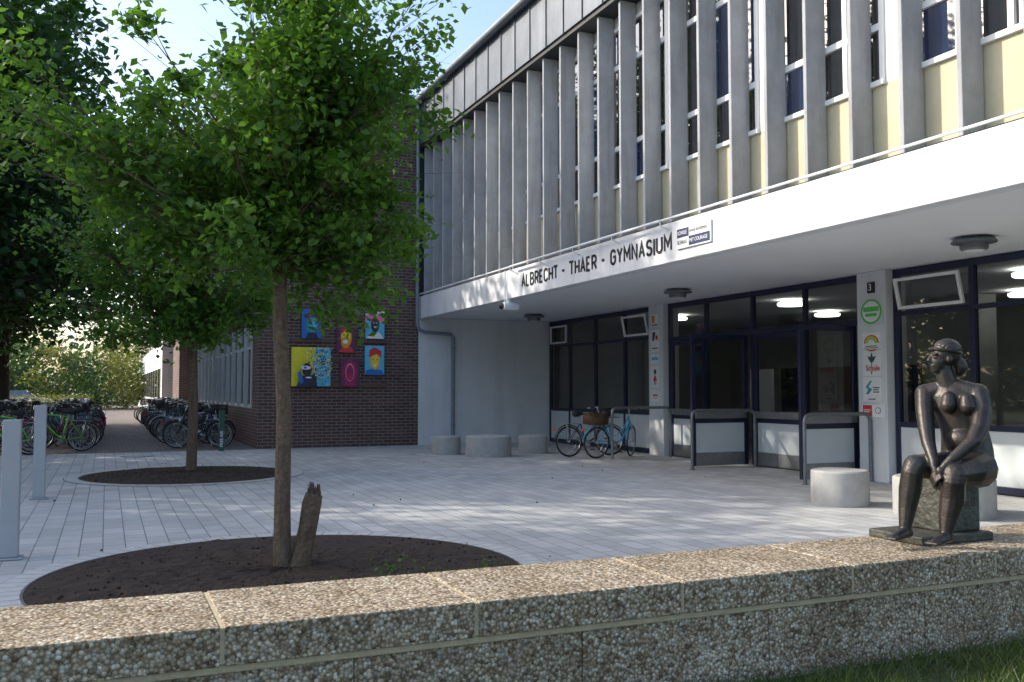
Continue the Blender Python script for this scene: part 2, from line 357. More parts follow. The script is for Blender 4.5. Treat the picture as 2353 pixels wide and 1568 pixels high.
# ---------------------------------------------------------------- foliage
def leaves(centers,sig,n,size,seed,droop=.3,asp=.62):
    rng=np.random.default_rng(seed); C=np.array(centers); k=rng.integers(0,len(C),n)
    s=np.array(sig)[k][:,None] if hasattr(sig,'__len__') else sig
    P=C[k]+rng.normal(0,1,(n,3))*s*np.array([1,1,.75])
    nrm=rng.normal(0,1,(n,3)); nrm[:,2]=np.abs(nrm[:,2])+.35; nrm/=np.linalg.norm(nrm,axis=1)[:,None]
    d=rng.normal(0,1,(n,3)); d[:,2]-=droop; d-=nrm*np.sum(d*nrm,1)[:,None]; d/=np.linalg.norm(d,axis=1)[:,None]
    b=np.cross(nrm,d); L=size*rng.uniform(.65,1.3,n)[:,None]; W=L*asp*.5
    V=np.zeros((n,4,3)); V[:,0]=P-d*L*.5; V[:,1]=P+b*W+nrm*L*.1-d*L*.05; V[:,2]=P+d*L*.5; V[:,3]=P-b*W+nrm*L*.1-d*L*.05
    return V.reshape(-1,3)
def tree(name,base,trunk,tr,cen,rad,ncl,sig,nl,lsize,seed,lkey,bkey,loc=None,cut=None,split=.45,extra=None,shell=.5,bt=1.0,up=.1):
    rng=random.Random(seed); cl=[]
    while len(cl)<ncl:
        d=Vector((rng.gauss(0,1),rng.gauss(0,1),rng.gauss(0,1))).normalized(); q=rng.random()**shell
        lump=1+.2*math.sin(d.x*5+seed)+.17*math.sin(d.y*6+d.z*4+seed*2)
        p=Vector((cen[0]+d.x*rad[0]*q*lump,cen[1]+d.y*rad[1]*q*lump,cen[2]+d.z*rad[2]*q*lump))
        if cut and cut(p): continue
        cl.append(p)
    if extra: cl+= [Vector(p) for p in extra]
    g=MB(); T=[Vector(p) for p in trunk]
    g.tube(T,tr,bkey,12)
    mids=[]
    for p in cl:
        best=None
        for i in range(len(T)-1):
            for f in (0,.25,.5,.75):
                q=T[i].lerp(T[i+1],f); rr=tr[i]*(1-f)+tr[i+1]*f
                if q.z<T[-1].z*split: continue
                hd=math.hypot(p.x-q.x,p.y-q.y); sc_=abs((p.z-q.z)-hd*1.0)+.02*q.z
                if best is None or sc_<best[0]: best=(sc_,q,rr)
        if best is None: continue
        _,q,rr=best; ln=(p-q).length; mid=q.lerp(p,.5)+Vector((rng.uniform(-.1,.1),rng.uniform(-.1,.1),rng.uniform(-.02,up)))*ln
        r0=min(rr*.36,.006+.009*ln*tr[0]/.1)*bt
        g.tube([q-(p-q)*.01,q.lerp(mid,.45),mid,mid.lerp(p,.6),p],[r0,r0*.75,r0*.55,r0*.35,r0*.12],bkey,5,False)
        if rng.random()<.35: mids.append(q.lerp(p,rng.uniform(.45,.8)))
        for _ in range(4):
            e=p+Vector((rng.gauss(0,1),rng.gauss(0,1),rng.gauss(0,.8)))*(sig*1.2)
            g.tube([mid.lerp(p,rng.uniform(.2,.9)),e],[r0*.25,r0*.06],bkey,3,False)
    cl+=mids
    e=empty(name); 
    w1=g.build('trunk_and_branches',e,smooth=True)
    me=rawmesh(name+'_leaves',leaves([tuple(c) for c in cl],[sig*rng.uniform(.55,1.3) for _ in cl],nl,lsize,seed),4,lkey)
    l=bpy.data.objects.new('leaves',me); sc.collection.objects.link(l); l.parent=e
    if loc: e.location=loc
    return e,w1.data,me
bx,by=1.36,7.8
t1=[(bx,by,0),(bx-.01,by,.08),(bx-.015,by,.6),(bx-.01,by,1.3),(bx-.05,by,2.0),(bx-.06,by,2.5),(bx+.03,by,3.2),(bx+.08,by,4.2),(bx+.05,by,5.4)]
ex=[]
rr=random.Random(3)
for i in range(20):
    f=i/19; ex.append((bx-1.1-1.1*f+rr.uniform(-.1,.1),by+.3+rr.uniform(-.5,.5),3.25+.7*f*rr.uniform(.1,1)+rr.uniform(-.25,.25)))
for i in range(7): ex.append((bx+.35+.12*i+rr.uniform(-.1,.1),by+rr.uniform(-.3,.3),2.15+.12*i+rr.uniform(-.1,.15)))
for i in range(34):
    a=rr.uniform(0,6.28); q=rr.uniform(.15,.95); ex.append((bx+q*math.cos(a),by+q*math.sin(a),2.5+.45*q*rr.uniform(-.3,1)+rr.uniform(0,.5)))
e1,_,_=tree('pear_tree',(bx,by),t1,[.098,.074,.066,.062,.06,.055,.04,.03,.012],(bx+.02,by,3.95),(1.2,1.2,1.75),150,.135,36000,.08,11,'leaf1','bark',split=.44,
   cut=lambda p:p.z<2.35 or (p.x>bx+.75 and p.z<2.7) or (p.x<bx-.55 and p.z>4.2), extra=ex,bt=.85)
b2,c2=1.42,17.6
t2=[(b2,c2,0),(b2,c2,.1),(b2+.02,c2,1.2),(b2-.02,c2,2.4),(b2,c2,3.6),(b2+.05,c2,5.2),(b2,c2,7.0)]
ex=[(b2+q*math.cos(a),c2+q*math.sin(a),2.55+rr.uniform(-.2,.9)) for a,q in [(rr.uniform(0,6.28),rr.uniform(.3,1.6)) for _ in range(40)]]
tree('pear_tree.001',(b2,c2),t2,[.12,.095,.085,.08,.06,.04,.015],(b2-.3,c2,4.3),(1.95,1.95,2.3),140,.2,28000,.11,5,'leaf1','bark',split=.34,cut=lambda p:p.z<2.4,extra=ex,bt=.8)
g=MB(); sx,sy=bx+.17,by-.03
g.tube([(sx-.05,sy,0),(sx-.03,sy,.12),(sx+.02,sy,.35),(sx+.05,sy,.55),(sx+.07,sy,.63)],[.11,.085,.075,.08,.07],'bark',14)
for i in range(16):
    a=i*.8; r_=.052*(.4+.6*((i*37)%10)/10)
    g.tube([(sx+.07+r_*math.cos(a),sy+r_*math.sin(a),.58),(sx+.072+r_*1.15*math.cos(a),sy+r_*1.15*math.sin(a),.66+.09*((i*53)%7)/7)],[.022,.004],'bark',5)
g.tube([(sx-.03,sy-.05,.25),(sx-.02,sy-.1,.36)],[.03,.02],'bark',6)
g.build('tree_stump',smooth=True)
V=leaves([(2.0,6.9,.07),(2.35,7.0,.06),(2.2,7.3,.07),(2.7,6.8,.06),(2.9,7.1,.06),(1.5,6.6,.06)],[.07]*6,240,.035,4)
o=bpy.data.objects.new('weeds',rawmesh('weeds',V,4,'leaf1')); sc.collection.objects.link(o)
Tb=[(0,0,0),(0,0,.3),(.1,0,3),(-.1,.1,6),(.1,0,10),(0,0,15)]
eb,wm,lm=tree('large_tree',(0,0),Tb,[.45,.32,.28,.22,.13,.04],(0,0,9.2),(5.2,5.2,6.8),170,.8,34000,.32,21,'leaf2','bark2',split=.22,cut=lambda p:p.z<2.6,shell=.4)
eb.location=(-4.7,31,0)
def inst(name,x,y,s,rz,sz=1):
    e=empty(name); e.location=(x,y,0); e.scale=(s,s,s*sz); e.rotation_euler=(0,0,rz)
    for n,m_ in (('trunk_and_branches',wm),('leaves',lm)):
        o=bpy.data.objects.new(n,m_); sc.collection.objects.link(o); o.parent=e
for i,(x,y,s,rz,sz) in enumerate([(-4.0,44,1.0,2,1.1),(-10.5,25,1.0,1,1.0),(-11,16,.75,4,1),(-19,20,.9,.5,1),(-12,40,1.15,3.3,1.1)]): inst('large_tree.%03d'%(i+1),x,y,s,rz,sz)
rng=np.random.default_rng(8)
C=[]
for i in range(260):
    x=rng.uniform(-70,45); hgt=9+5*math.sin(x*.21)+3*math.sin(x*.55+1); C.append((x,rng.uniform(105,125),rng.uniform(0,1)**.8*hgt))
for i in range(330):  # unseen tree line on the left, added to block the bright low horizon
    y=rng.uniform(-60,110); hgt=8+2.5*math.sin(y*.21)+2*math.sin(y*.55+1); C.append((rng.uniform(-52,-42),y,rng.uniform(0,1)**.8*hgt))
for i in range(160):  # same added horizon screen, carried on out of view behind the camera
    x=rng.uniform(-50,40); hgt=8+2.5*math.sin(x*.21); C.append((x,rng.uniform(-60,-50),rng.uniform(0,1)**.8*hgt))
o=bpy.data.objects.new('distant_trees',rawmesh('distant_trees',leaves(C,1.5,60000,.85,3),4,'leaf2')); sc.collection.objects.link(o)
C=[]
for i in range(150):
    y=rng.uniform(2,64); C.append((rng.uniform(-19,-16.5),y,rng.uniform(0.2,4.2+.8*math.sin(y*.5))))
o=bpy.data.objects.new('boundary_shrubs',rawmesh('boundary_shrubs',leaves(C,.7,22000,.28,15),4,'leaf2')); sc.collection.objects.link(o)  # unseen shrubs, added to fill the bright low gap mirrored in the glass
C=[];C2=[]
for i in range(110):
    x=rng.uniform(-16,4.5); hgt=4.6+1.3*math.sin(x*.9)+.8*math.sin(x*2.3); (C if (math.sin(x*1.3)>-.2) else C2).append((x,rng.uniform(74,84),rng.uniform(0,1)**.8*hgt+.3))
o=bpy.data.objects.new('autumn_shrubs',rawmesh('autumn_shrubs',leaves(C,.6,14000,.26,5),4,'leafy')); sc.collection.objects.link(o)
o=bpy.data.objects.new('green_shrubs',rawmesh('green_shrubs',leaves(C2,.7,10000,.26,5),4,'leaf2')); sc.collection.objects.link(o)
C=[(x,y,z) for x in np.arange(-14,-.8,.35) for y in (60,60.5) for z in (.25,.6,.95)]
o=bpy.data.objects.new('hedge',rawmesh('hedge',leaves(C,.17,14000,.1,6),4,'leafy')); sc.collection.objects.link(o)
rng=np.random.default_rng(5)
P=np.stack([rng.uniform(-2,11,90),rng.uniform(5,23,90),np.full(90,.012)],1)
o=bpy.data.objects.new('fallen_leaves',rawmesh('fallen_leaves',leaves(P,.001,90,.035,9),4,'wicker')); sc.collection.objects.link(o)
# ---------------------------------------------------------------- school building
S=empty('school_building')
XF=7.7; Y0=1.0; Y1=24.0
g=MB()
g.box(XF,XF+.22,Y0,Y1-.003,3.40,4.0,'fascia')
g.box(XF+.225,12.0,Y0,Y1-.003,3.44,3.55,'soffit')
g.box(XF+.225,8.1,Y0,Y1-.003,3.56,3.97,'fascia')
g.build('canopy_fascia',S,bevel=.01)
g=MB()
g.box(8.12,8.3,Y0,Y1,3.975,5.0,'cream')
per=.746*3; gaps=[12.15+per*k for k in range(-5,7)]
g.box(8.12,8.3,Y0,Y1,7.85,8.05,'wall_up')
for gc in gaps:
    a,b=max(gc-.2,Y0),min(gc+.2,Y1)
    if b>a: g.box(8.12,8.3,a,b,5.003,7.847,'wall_up')
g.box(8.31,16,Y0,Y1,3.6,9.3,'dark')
g.build('upper_wall',S)
g=MB(); gl=MB(); ri=random.Random(4)
for gc in gaps:
    a=gc+.2; b=gc+per-.2
    a=max(a,Y0); b=min(b,Y1)
    if b-a<.3: continue
    n=3; fw=.07; X0,X1=8.10,8.17
    g.box(X0-.03,X1,a,b,5.0,5.06,'wframe')
    g.box(X0,X1,a,b,7.79,7.85,'wframe')
    for i in range(n+1):
        y=a+(b-a)*i/n; y0=min(max(y-fw/2,a),b-fw); g.box(X0-.002,X1,y0,y0+fw,5.062,7.788,'wframe')
    for i in range(n):
        ya=a+(b-a)*i/n+fw/2+.002; yb=a+(b-a)*(i+1)/n-fw/2-.002
        for z in (5.66,7.1): g.box(X0+.003,X1,ya,yb,z,z+.08,'wframe')
        for (za,zb) in ((5.055,5.66),(5.74,7.1),(7.18,7.79)):
            k='blind' if ri.random()<.1 else 'glass_up'
            t=ri.uniform(-.008,.008)
            gl.poly([(8.14+t,ya,za),(8.14-t,yb,za),(8.14-t,yb,zb),(8.14+t,ya,zb)][::-1],k)
g.build('window_frames',S); gl.build('window_glass',S)
g=MB(); k=-7
while True:
    y=6.6+.746*k; k+=1
    if y>Y1-.1: break
    if y<Y0: continue
    g.box(7.79,8.098,y-.03,y+.03,4.03,8.05,'fin')
g.build('concrete_fins',S,bevel=.008)
g=MB()
g.box(7.76,8.11,Y0,Y1,4.001,4.028,'dark')
g.box(7.72,8.3,Y0,Y1,8.055,8.14,'dark')
g.box(7.68,16,Y0,Y1-.01,8.143,9.30,'clad')
y=Y0
while y<Y1: 
    g.box(7.655,7.679,y-.012,y+.012,8.143,9.30,'clad'); y+=.746
g.box(7.5,16.2,Y0,Y1-.005,9.303,9.37,'zinc')
g.build('roof_cladding',S)
g=MB(); g.tube([(7.55,Y0,9.33),(7.55,Y1-.1,9.33)],.085,'zinc',12)
g.tube([(7.6,23.75,9.3),(7.6,23.75,3.25),(7.66,23.75,3.1),(7.85,23.8,3.04),(8.6,23.85,3.0),(8.67,23.87,2.93),(8.67,23.87,.05)],.05,'zinc',10)
for z in (4.2,5.6,7.0): g.tube([(7.6,23.75,z),(7.6,23.75,z+.05)],.06,'zinc',10)
for z in (.5,2.6): g.tube([(8.67,23.87,z),(8.67,23.87,z+.05)],.06,'zinc',10)
g.tube([(7.68,Y0,4.06),(7.68,Y1-.1,4.06)],.018,'wframe',8)
g.tube([(7.55,11.75,4.02),(7.55,17.4,4.02)],.022,'wframe',8)
for y in (11.75,13.2,14.6,16,17.4): g.tube([(7.55,y,4.02),(7.56,y,3.95),(7.7,y,3.9)],.01,'wframe',6)
g.tube([(7.66,17.9,4.0),(7.66,17.9,3.3)],.012,'wframe',6)
g.build('gutter_and_pipes',S,smooth=True)
g=MB(); g.box(7.72,12.0,Y1,Y1+.3,0,3.437,'white'); g.box(7.72,16,Y1,Y1+.3,3.6,9.3,'dark'); g.build('recess_wall',S)
XG=11.65
g=MB(); gl=MB()
def pane(x,ya,yb,za,zb): gl.poly([(x,ya,za),(x,ya,zb),(x,yb,zb),(x,yb,za)],'glass')
def vfr(y,z0=0.02,z1=3.437,w=.07): g.box(XG,XG+.09,y-w/2,y+w/2,z0,z1,'navy')
def hfr(a,b,z,h=.07,x=XG+.002): g.box(x,XG+.088,a,b,z,z+h,'navy')
def bay(a,b,panel=True):
    ya,yb=a+.036,b-.036
    hfr(ya,yb,3.33,.10); hfr(ya,yb,2.68); hfr(ya,yb,.9,.08); hfr(ya,yb,.02,.1)
    g.box(XG+.02,XG+.07,ya,yb,.122,.898,'panel')
    pane(XG+.05,ya,yb,.98,2.68); pane(XG+.05,ya,yb,2.75,3.33)
L1=[23.95,22.75,21.3,19.8,18.5]
for y in L1: vfr(y)
for a,b in zip(L1[1:],L1[:-1]): bay(a,b)
L2=[11.2,9.76,8.3,6.8,5.3,3.8,2.3]
for y in L2: vfr(y,w=.09)
for a,b in zip(L2[1:],L2[:-1]): bay(a,b)
def awn(a,b,z0,z1,tilt):
    rot=Matrix.Rotation(-tilt,3,'Y'); piv=(XG-.02,0,z0)
    for (p,q,r_,s) in ((a,b,z0,z0+.05),(a,b,z1-.05,z1),(a,a+.05,z0+.05,z1-.05),(b-.05,b,z0+.05,z1-.05)):
        g.box(XG-.05,XG-.005,p,q,r_,s,'wframe',rot,piv)
awn(9.86,11.1,2.78,3.28,.22); awn(18.6,19.7,2.78,3.28,.2); awn(22.85,23.85,2.78,3.28,0)
for y in (17.78,16.4,14.85,13.35,11.93): vfr(y)
for a,b in ((16.4,17.78),(14.85,16.4),(13.35,14.85),(11.93,13.35)):
    ya,yb=a+.036,b-.036; hfr(ya,yb,3.33,.10); hfr(ya,yb,2.58,.1)
    pane(XG+.05,ya,yb,2.68,3.33)
def leaf_y(a,b,x=XG):
    g.box(x,x+.06,a,a+.09,.03,2.57,'navy'); g.box(x,x+.06,b-.09,b,.03,2.57,'navy')
    g.box(x+.002,x+.058,a+.092,b-.092,2.48,2.57,'navy'); g.box(x+.002,x+.058,a+.092,b-.092,.85,.93,'navy')
    g.box(x+.002,x+.058,a+.092,b-.092,.03,.28,'steel'); g.box(x+.01,x+.05,a+.092,b-.092,.282,.848,'panel')
    g.box(x-.05,x-.003,a+.06,b-.06,.94,1.07,'steel')
    pane(x+.03,a+.09,b-.09,.93,2.48)
def leaf_x(a,b,y):
    g.box(a,a+.09,y,y+.06,.03,2.57,'navy'); g.box(b-.09,b,y,y+.06,.03,2.57,'navy')
    g.box(a+.092,b-.092,y+.002,y+.058,2.48,2.57,'navy'); g.box(a+.092,b-.092,y+.002,y+.058,.85,.93,'navy')
    g.box(a+.092,b-.092,y+.002,y+.058,.03,.28,'steel'); g.box(a+.092,b-.092,y+.01,y+.05,.282,.848,'panel')
    g.box(a+.06,b-.06,y-.05,y-.003,.94,1.07,'steel')
    gl.poly([(a+.09,y+.03,.93),(b-.09,y+.03,.93),(b-.09,y+.03,2.48),(a+.09,y+.03,2.48)],'glass')
leaf_y(16.45,17.73); leaf_y(13.4,14.8)
leaf_x(10.3,11.62,14.95); leaf_x(10.4,11.62,12.02)
g.build('entrance_frames',S,bevel=.004); gl.build('entrance_glass',S)
g=MB(); g.box(11.52,11.95,17.84,18.44,0,3.436,'white'); g.box(11.5,11.95,11.26,11.88,0,3.436,'white'); g.build('entrance_columns',S,bevel=.01)
g=MB(); g.box(18,18.1,1,24,0,3.4,'int'); g.box(11.75,18,1,24,-.1,.01,'intf'); g.box(12.01,18,1,24,3.4,3.43,'soffit'); g.box(11.8,18,.9,1,0,3.4,'int'); g.box(11.8,18,24.0,24.1,0,3.4,'int')
g.box(15.5,16.2,13,13.6,.01,3.39,'int'); g.box(15,15.1,18.4,19.2,.9,2.0,'panel'); g.box(14,16.5,15.5,17,.01,1,'wood')
for y in (4,8,12.5,16.5,20.5): g.box(17.9,17.98,y,y+1,.01,2.1,'navy')
for y,k in ((6,'wood'),(10.2,'panel'),(14.6,'panel'),(18.6,'wood')): g.box(17.94,17.98,y,y+1.4,1.1,2.1,k)
g.build('entrance_hall',S)
g=MB()
for x,y in ((13.3,15.6),(13.3,10),(16,12.2),(16,17.5),(13.3,20),(16,7)): g.lathe((x,y,3.27),[(.28,0),(.3,.02),(.3,.06),(.1,.125)],'lamp',24)
g.build('hall_lamps',S)
for i,y in enumerate((8.4,15.1,21.7)):
    g=MB(); g.lathe((10.1,y,3.437),[(.14,-.17),(.17,-.15),(.17,-.085),(.27,-.075),(.27,-.05),(.2,-.002)],'galv',28)
    g.lathe((10.1,y,3.437),[(.1,-.18),(.13,-.172)],'wht',24)
    g.build('ceiling_lamp' if i==0 else 'ceiling_lamp.%03d'%i,smooth=True)
signtext('ALBRECHT - THAER - GYMNASIUM',.27,5.48,.042,17.13,3.70,XF-.002,S,'lettering')
sg=empty('courage_sign'); g=MB()
g.box(XF-.03,XF-.004,10.64,11.49,3.56,3.87,'wht')
for (a,b,c,d) in ((11.17,11.47,3.72,3.85),(10.66,11.17,3.58,3.715)): g.box(XF-.033,XF-.0305,a,b,c,d,'navyp')
g.build('board',sg)
for t_,y,z,k,s in (('SCHULE',11.455,3.785,'wht',.075),('OHNE RASSISMUS',11.155,3.785,'letter',.062),('SCHULE',11.455,3.647,'letter',.075),('MIT COURAGE',11.15,3.647,'wht',.075)):
    text(t_,s,k,facing_mx(XF-.035,y,z),sg,'words',.88,.001,.0)
def plaque(name,xf,y0,y1,z0,z1,items,base='wht'):
    e=empty(name); g=MB(); g.box(xf-.015,xf-.002,y0,y1,z0,z1,base)
    w_=y1-y0; h_=z1-z0; lay=0
    for it in items:
        lay+=1; x=xf-.0155-.0012*lay
        if it[0]=='e':
            _,cx,cz,rx,rz,k=it; g.poly([(x,y1-w_*cx-rx*w_*math.cos(a),z0+h_*cz+rz*h_*math.sin(a)) for a in [2*math.pi*i/28 for i in range(28)]],k)
        elif it[0]=='b':
            _,a,b,c,d,k=it; g.poly([(x,y1-w_*a,z0+h_*c),(x,y1-w_*b,z0+h_*c),(x,y1-w_*b,z0+h_*d),(x,y1-w_*a,z0+h_*d)],k)
        elif it[0]=='p':
            g.poly([(x,y1-w_*a,z0+h_*c) for a,c in it[1]],it[2])
    g.build('plate',e)
    for it in items:
        if it[0]=='t': text(it[1],it[4],it[5],facing_mx(xf-.03,y1-w_*it[2],z0+h_*it[3]),e,'words',.9,.001,.0006)
XC=11.5
plaque('house_number_sign',XC,11.47,11.63,3.08,3.26,[('t','3',.25,.5,.16,'wht')],'drk')
plaque('green_emblem_sign',XC,11.3,11.8,2.55,3.0,[('e',.5,.5,.46,.46,'grn'),('e',.5,.5,.38,.38,'wht'),('b',.16,.84,.5,.68,'grn'),('b',.25,.75,.32,.44,'grn')],'panel')
plaque('arc_emblem_sign',XC,11.36,11.76,2.16,2.43,[('e',.5,.35,.4,.5,'red'),('e',.5,.35,.33,.42,'yel'),('e',.5,.35,.26,.33,'grn'),('e',.5,.35,.19,.24,'wht'),('b',.05,.95,0.0,.35,'wht'),('b',.2,.8,.15,.2,'drk'),('b',.12,.88,.05,.09,'drk')])
plaque('plant_school_sign',XC,11.36,11.76,1.72,2.13,[('p',[(.5,.95),(.42,.75),(.25,.8),(.38,.6),(.5,.5),(.62,.6),(.75,.8),(.58,.75)],'dgrn'),('b',.48,.52,.4,.55,'dgrn'),('t','Schule',.2,.3,.13,'red'),('p',[(.45,.18),(.55,.18),(.5,.02)],'red')])
plaque('twist_emblem_sign',XC,11.36,11.76,1.3,1.7,[('p',[(.15,.6),(.4,.85),(.5,.85),(.3,.6),(.5,.5),(.3,.3),(.15,.3),(.3,.5)],'teal'),('b',.55,.9,.55,.59,'drk'),('b',.55,.85,.46,.5,'drk'),('b',.55,.88,.37,.41,'drk'),('b',.3,.7,.08,.12,'drk')])
plaque('red_notice_sign',XC,11.3,11.8,1.04,1.25,[('b',.05,.45,.1,.95,'red'),('b',.1,.4,.55,.62,'wht'),('b',.1,.35,.4,.47,'wht'),('e',.72,.55,.12,.25,'drk'),('e',.72,.55,.1,.2,'wht')])
XC=11.52
plaque('orange_notice_sign',XC,18.0,18.3,2.93,3.22,[('b',.1,.5,.3,.9,'ora'),('b',.1,.9,.1,.2,'drk')])
plaque('blue_notice_sign',XC,17.98,18.32,2.35,2.86,[('p',[(.2,.9),(.6,.9),(.4,.5),(.2,.5)],'navyp'),('b',.6,.85,.55,.75,'red'),('b',.15,.85,.15,.2,'drk')])
plaque('small_notice_sign',XC,17.98,18.32,2.08,2.3,[('b',.1,.9,.4,.7,'sky')])
plaque('figure_notice_sign',XC,17.98,18.32,1.55,2.04,[('e',.5,.72,.16,.12,'drk'),('p',[(.5,.62),(.25,.3),(.75,.3)],'red'),('b',.38,.46,.12,.3,'drk'),('b',.56,.64,.12,.3,'drk')])
plaque('lower_notice_sign',XC,17.98,18.32,1.22,1.47,[('b',.2,.8,.5,.65,'red'),('b',.2,.7,.3,.35,'drk')])
g=MB(); g.tube([(7.75,17.9,3.4),(7.75,17.9,3.3)],.05,'wframe',12); g.tube([(7.62,17.9,3.25),(7.95,17.9,3.25)],[.085,.085],'wframe',14); g.tube([(7.55,17.95,3.25),(7.619,17.92,3.25)],[.05,.07],'black',12)
g.build('security_camera',smooth=True)
# ---------------------------------------------------------------- brick building
B=empty('brick_building')
g=MB(); g.box(3.5,7.718,24.0,24.3,0,9.2,'brick')
g.box(3.5,3.8,24.3,50,0,1.0,'brick'); g.box(3.5,3.8,24.3,50,3.3,4.4,'brick'); g.box(3.5,3.8,24.3,50,7.9,9.2,'brick')
g.box(3.8,12,24.35,50,0,9.15,'dark'); g.box(3.1,3.8,46,50.5,0,9.2,'brick'); g.box(3.5,3.8,24.3,25.0,1.0,3.3,'brick'); g.box(3.5,3.8,24.3,25.0,4.4,7.9,'brick')
g.build('brick_walls',B)
g=MB(); g.box(3.3,12,23.85,50.6,9.203,9.5,'clad'); g.tube([(3.3,23.8,9.4),(7.5,23.8,9.4)],.08,'zinc',10); g.tube([(3.25,23.8,9.4),(3.25,46,9.4)],.08,'zinc',10); g.build('roof_edge',B)
g=MB(); gl=MB(); y=25.3
while y<45.5:
    for z0,z1 in ((1.0,3.3),(4.4,7.9)):
        g.box(3.5,3.62,y-.05,y+.05,z0,z1,'wall_up'); g.box(3.6,3.66,y+.051,y+.13,z0,z1,'wframe'); g.box(3.6,3.66,y+.75,y+.83,z0,z1,'wframe'); g.box(3.602,3.655,y+.131,y+1.34,z1-.7,z1-.62,'wframe'); g.box(3.59,3.66,y+.131,y+1.34,z0,z0+.08,'wframe')
        gl.poly([(3.67,y,z0),(3.67,y,z1),(3.67,y+1.4,z1),(3.67,y+1.4,z0)],'glass_up')
    y+=1.4
g.build('window_posts',B); gl.build('window_glass',B)
g=MB()
g.box(4.3,6.9,23.96,23.99,1.55,1.66,'wood'); g.box(4.3,6.9,23.96,23.99,2.2,2.3,'wood'); g.box(4.3,6.9,23.96,23.99,3.3,3.4,'wood'); g.box(4.3,6.9,23.96,23.99,2.72,2.8,'wood'); g.build('mural_battens',B)
def mural(i,x0,x1,z0,z1,bgk,items):
    g=MB(); g.box(x0,x1,23.90,23.955,z0,z1,bgk); W=x1-x0;H=z1-z0
    for l,it in enumerate(items):
        y=23.899-.0008*l
        if it[0]=='e':
            _,cx,cz,rx,rz,k=it; g.poly([(x0+W*(cx+rx*math.cos(a)),y,z0+H*(cz+rz*math.sin(a))) for a in [2*math.pi*q/24 for q in range(24)]],k)
        else: g.poly([(x0+W*a,y,z0+H*c) for a,c in it[1]],it[2])
    g.build('portrait_painting' if i==0 else 'portrait_painting.%03d'%i)
P='p';E='e'
rd=random.Random(2); dots=[(P,[(.5,0),(1,0),(1,1),(.62,1)],'sky')]
for _ in range(230):
    x=min(.985,max(.3,.72+rd.gauss(0,.17))); z=min(.97,max(.05,.6+rd.gauss(0,.24))); dots.append((E,x,z,.012+.012*rd.random(),.012+.01*rd.random(),rd.choice(['blu','yel','navyp','wht','yel'])))
dots+=[(P,[(.1,0),(.2,.25),(.4,.3),(.6,.25),(.62,0)],'navyp'),(E,.36,.42,.12,.17,'drk'),(E,.33,.47,.13,.05,'wht'),(E,.31,.47,.04,.03,'blu'),(P,[(.18,.05),(.12,.35),(.2,.4),(.28,.1)],'blu'),(P,[(.45,.0),(.5,.3),(.55,.32),(.6,.05)],'drk'),(E,.4,.22,.08,.02,'wht')]
mural(0,4.31,5.31,1.58,2.58,'yel',dots)
mural(1,4.56,5.07,2.81,3.57,'blu',[(E,.5,.45,.3,.34,'teal'),(E,.55,.55,.2,.2,'sky'),(P,[(.1,.8),(.9,.95),(.95,.75),(.15,.68)],'pur'),(P,[(.2,0),(.3,.2),(.7,.2),(.85,0)],'navyp'),(E,.45,.6,.05,.02,'ora'),(E,.65,.6,.05,.02,'drk')])
mural(2,5.46,5.97,2.46,3.20,'pur',[(P,[(.1,0),(.3,.2),(.75,.2),(.95,0)],'red'),(E,.5,.55,.29,.37,'ora'),(E,.48,.6,.24,.28,'yskin'),(P,[(.24,.75),(.5,.98),(.78,.78),(.75,.65),(.5,.82),(.27,.65)],'red'),(E,.47,.35,.24,.2,'ora'),(E,.45,.38,.14,.07,'wht'),(E,.38,.62,.05,.02,'drk'),(E,.6,.62,.05,.02,'drk'),(P,[(.46,.6),(.54,.6),(.56,.48),(.42,.48)],'ora')])
mural(3,5.57,6.07,1.58,2.31,'pur',[(E,.5,.5,.38,.45,'mag'),(E,.5,.5,.23,.32,'pnk'),(E,.5,.48,.2,.28,'mag'),(P,[(.15,0),(.3,.18),(.7,.18),(.85,0)],'mag'),(E,.4,.55,.06,.02,'drk'),(E,.6,.55,.06,.02,'drk'),(E,.5,.33,.09,.03,'red')])
mural(4,6.23,6.74,2.84,3.57,'sky',[(P,[(0,.6),(.5,.75),(1,.5),(1,.8),(.5,.95),(0,.85)],'pnk'),(P,[(0,.85),(.5,.95),(1,.8),(1,1),(0,1)],'wht'),(P,[(.05,0),(.25,.22),(.75,.22),(.95,0)],'wht'),(E,.5,.5,.22,.27,'drk'),(E,.5,.55,.17,.2,'wood'),(E,.5,.4,.17,.12,'drk'),(E,.5,.42,.08,.025,'wht'),(E,.42,.57,.03,.015,'wht'),(E,.58,.57,.03,.015,'wht')])
mural(5,6.22,6.74,1.88,2.65,'sky',[(P,[(0,0),(.05,.15),(.4,.22),(.9,.15),(1,0)],'blu'),(E,.52,.5,.26,.33,'skin'),(E,.52,.48,.2,.26,'yskin'),(P,[(.2,.6),(.22,.85),(.5,.95),(.85,.82),(.84,.6),(.6,.72),(.4,.66)],'red'),(E,.42,.52,.04,.018,'drk'),(E,.62,.52,.04,.018,'drk'),(E,.52,.33,.08,.03,'wht')])
W_=empty('white_building'); g=MB(); g.box(2.6,14,51,88,0,6.6,'white'); g.box(2.3,14.3,50.9,88.4,6.603,6.95,'clad')
for y in range(52,87,3): g.box(2.55,2.599,y,y+2.2,1.0,2.6,'glass_up'); g.box(2.55,2.599,y,y+2.2,4,5.6,'glass_up')
g.build('walls',W_)
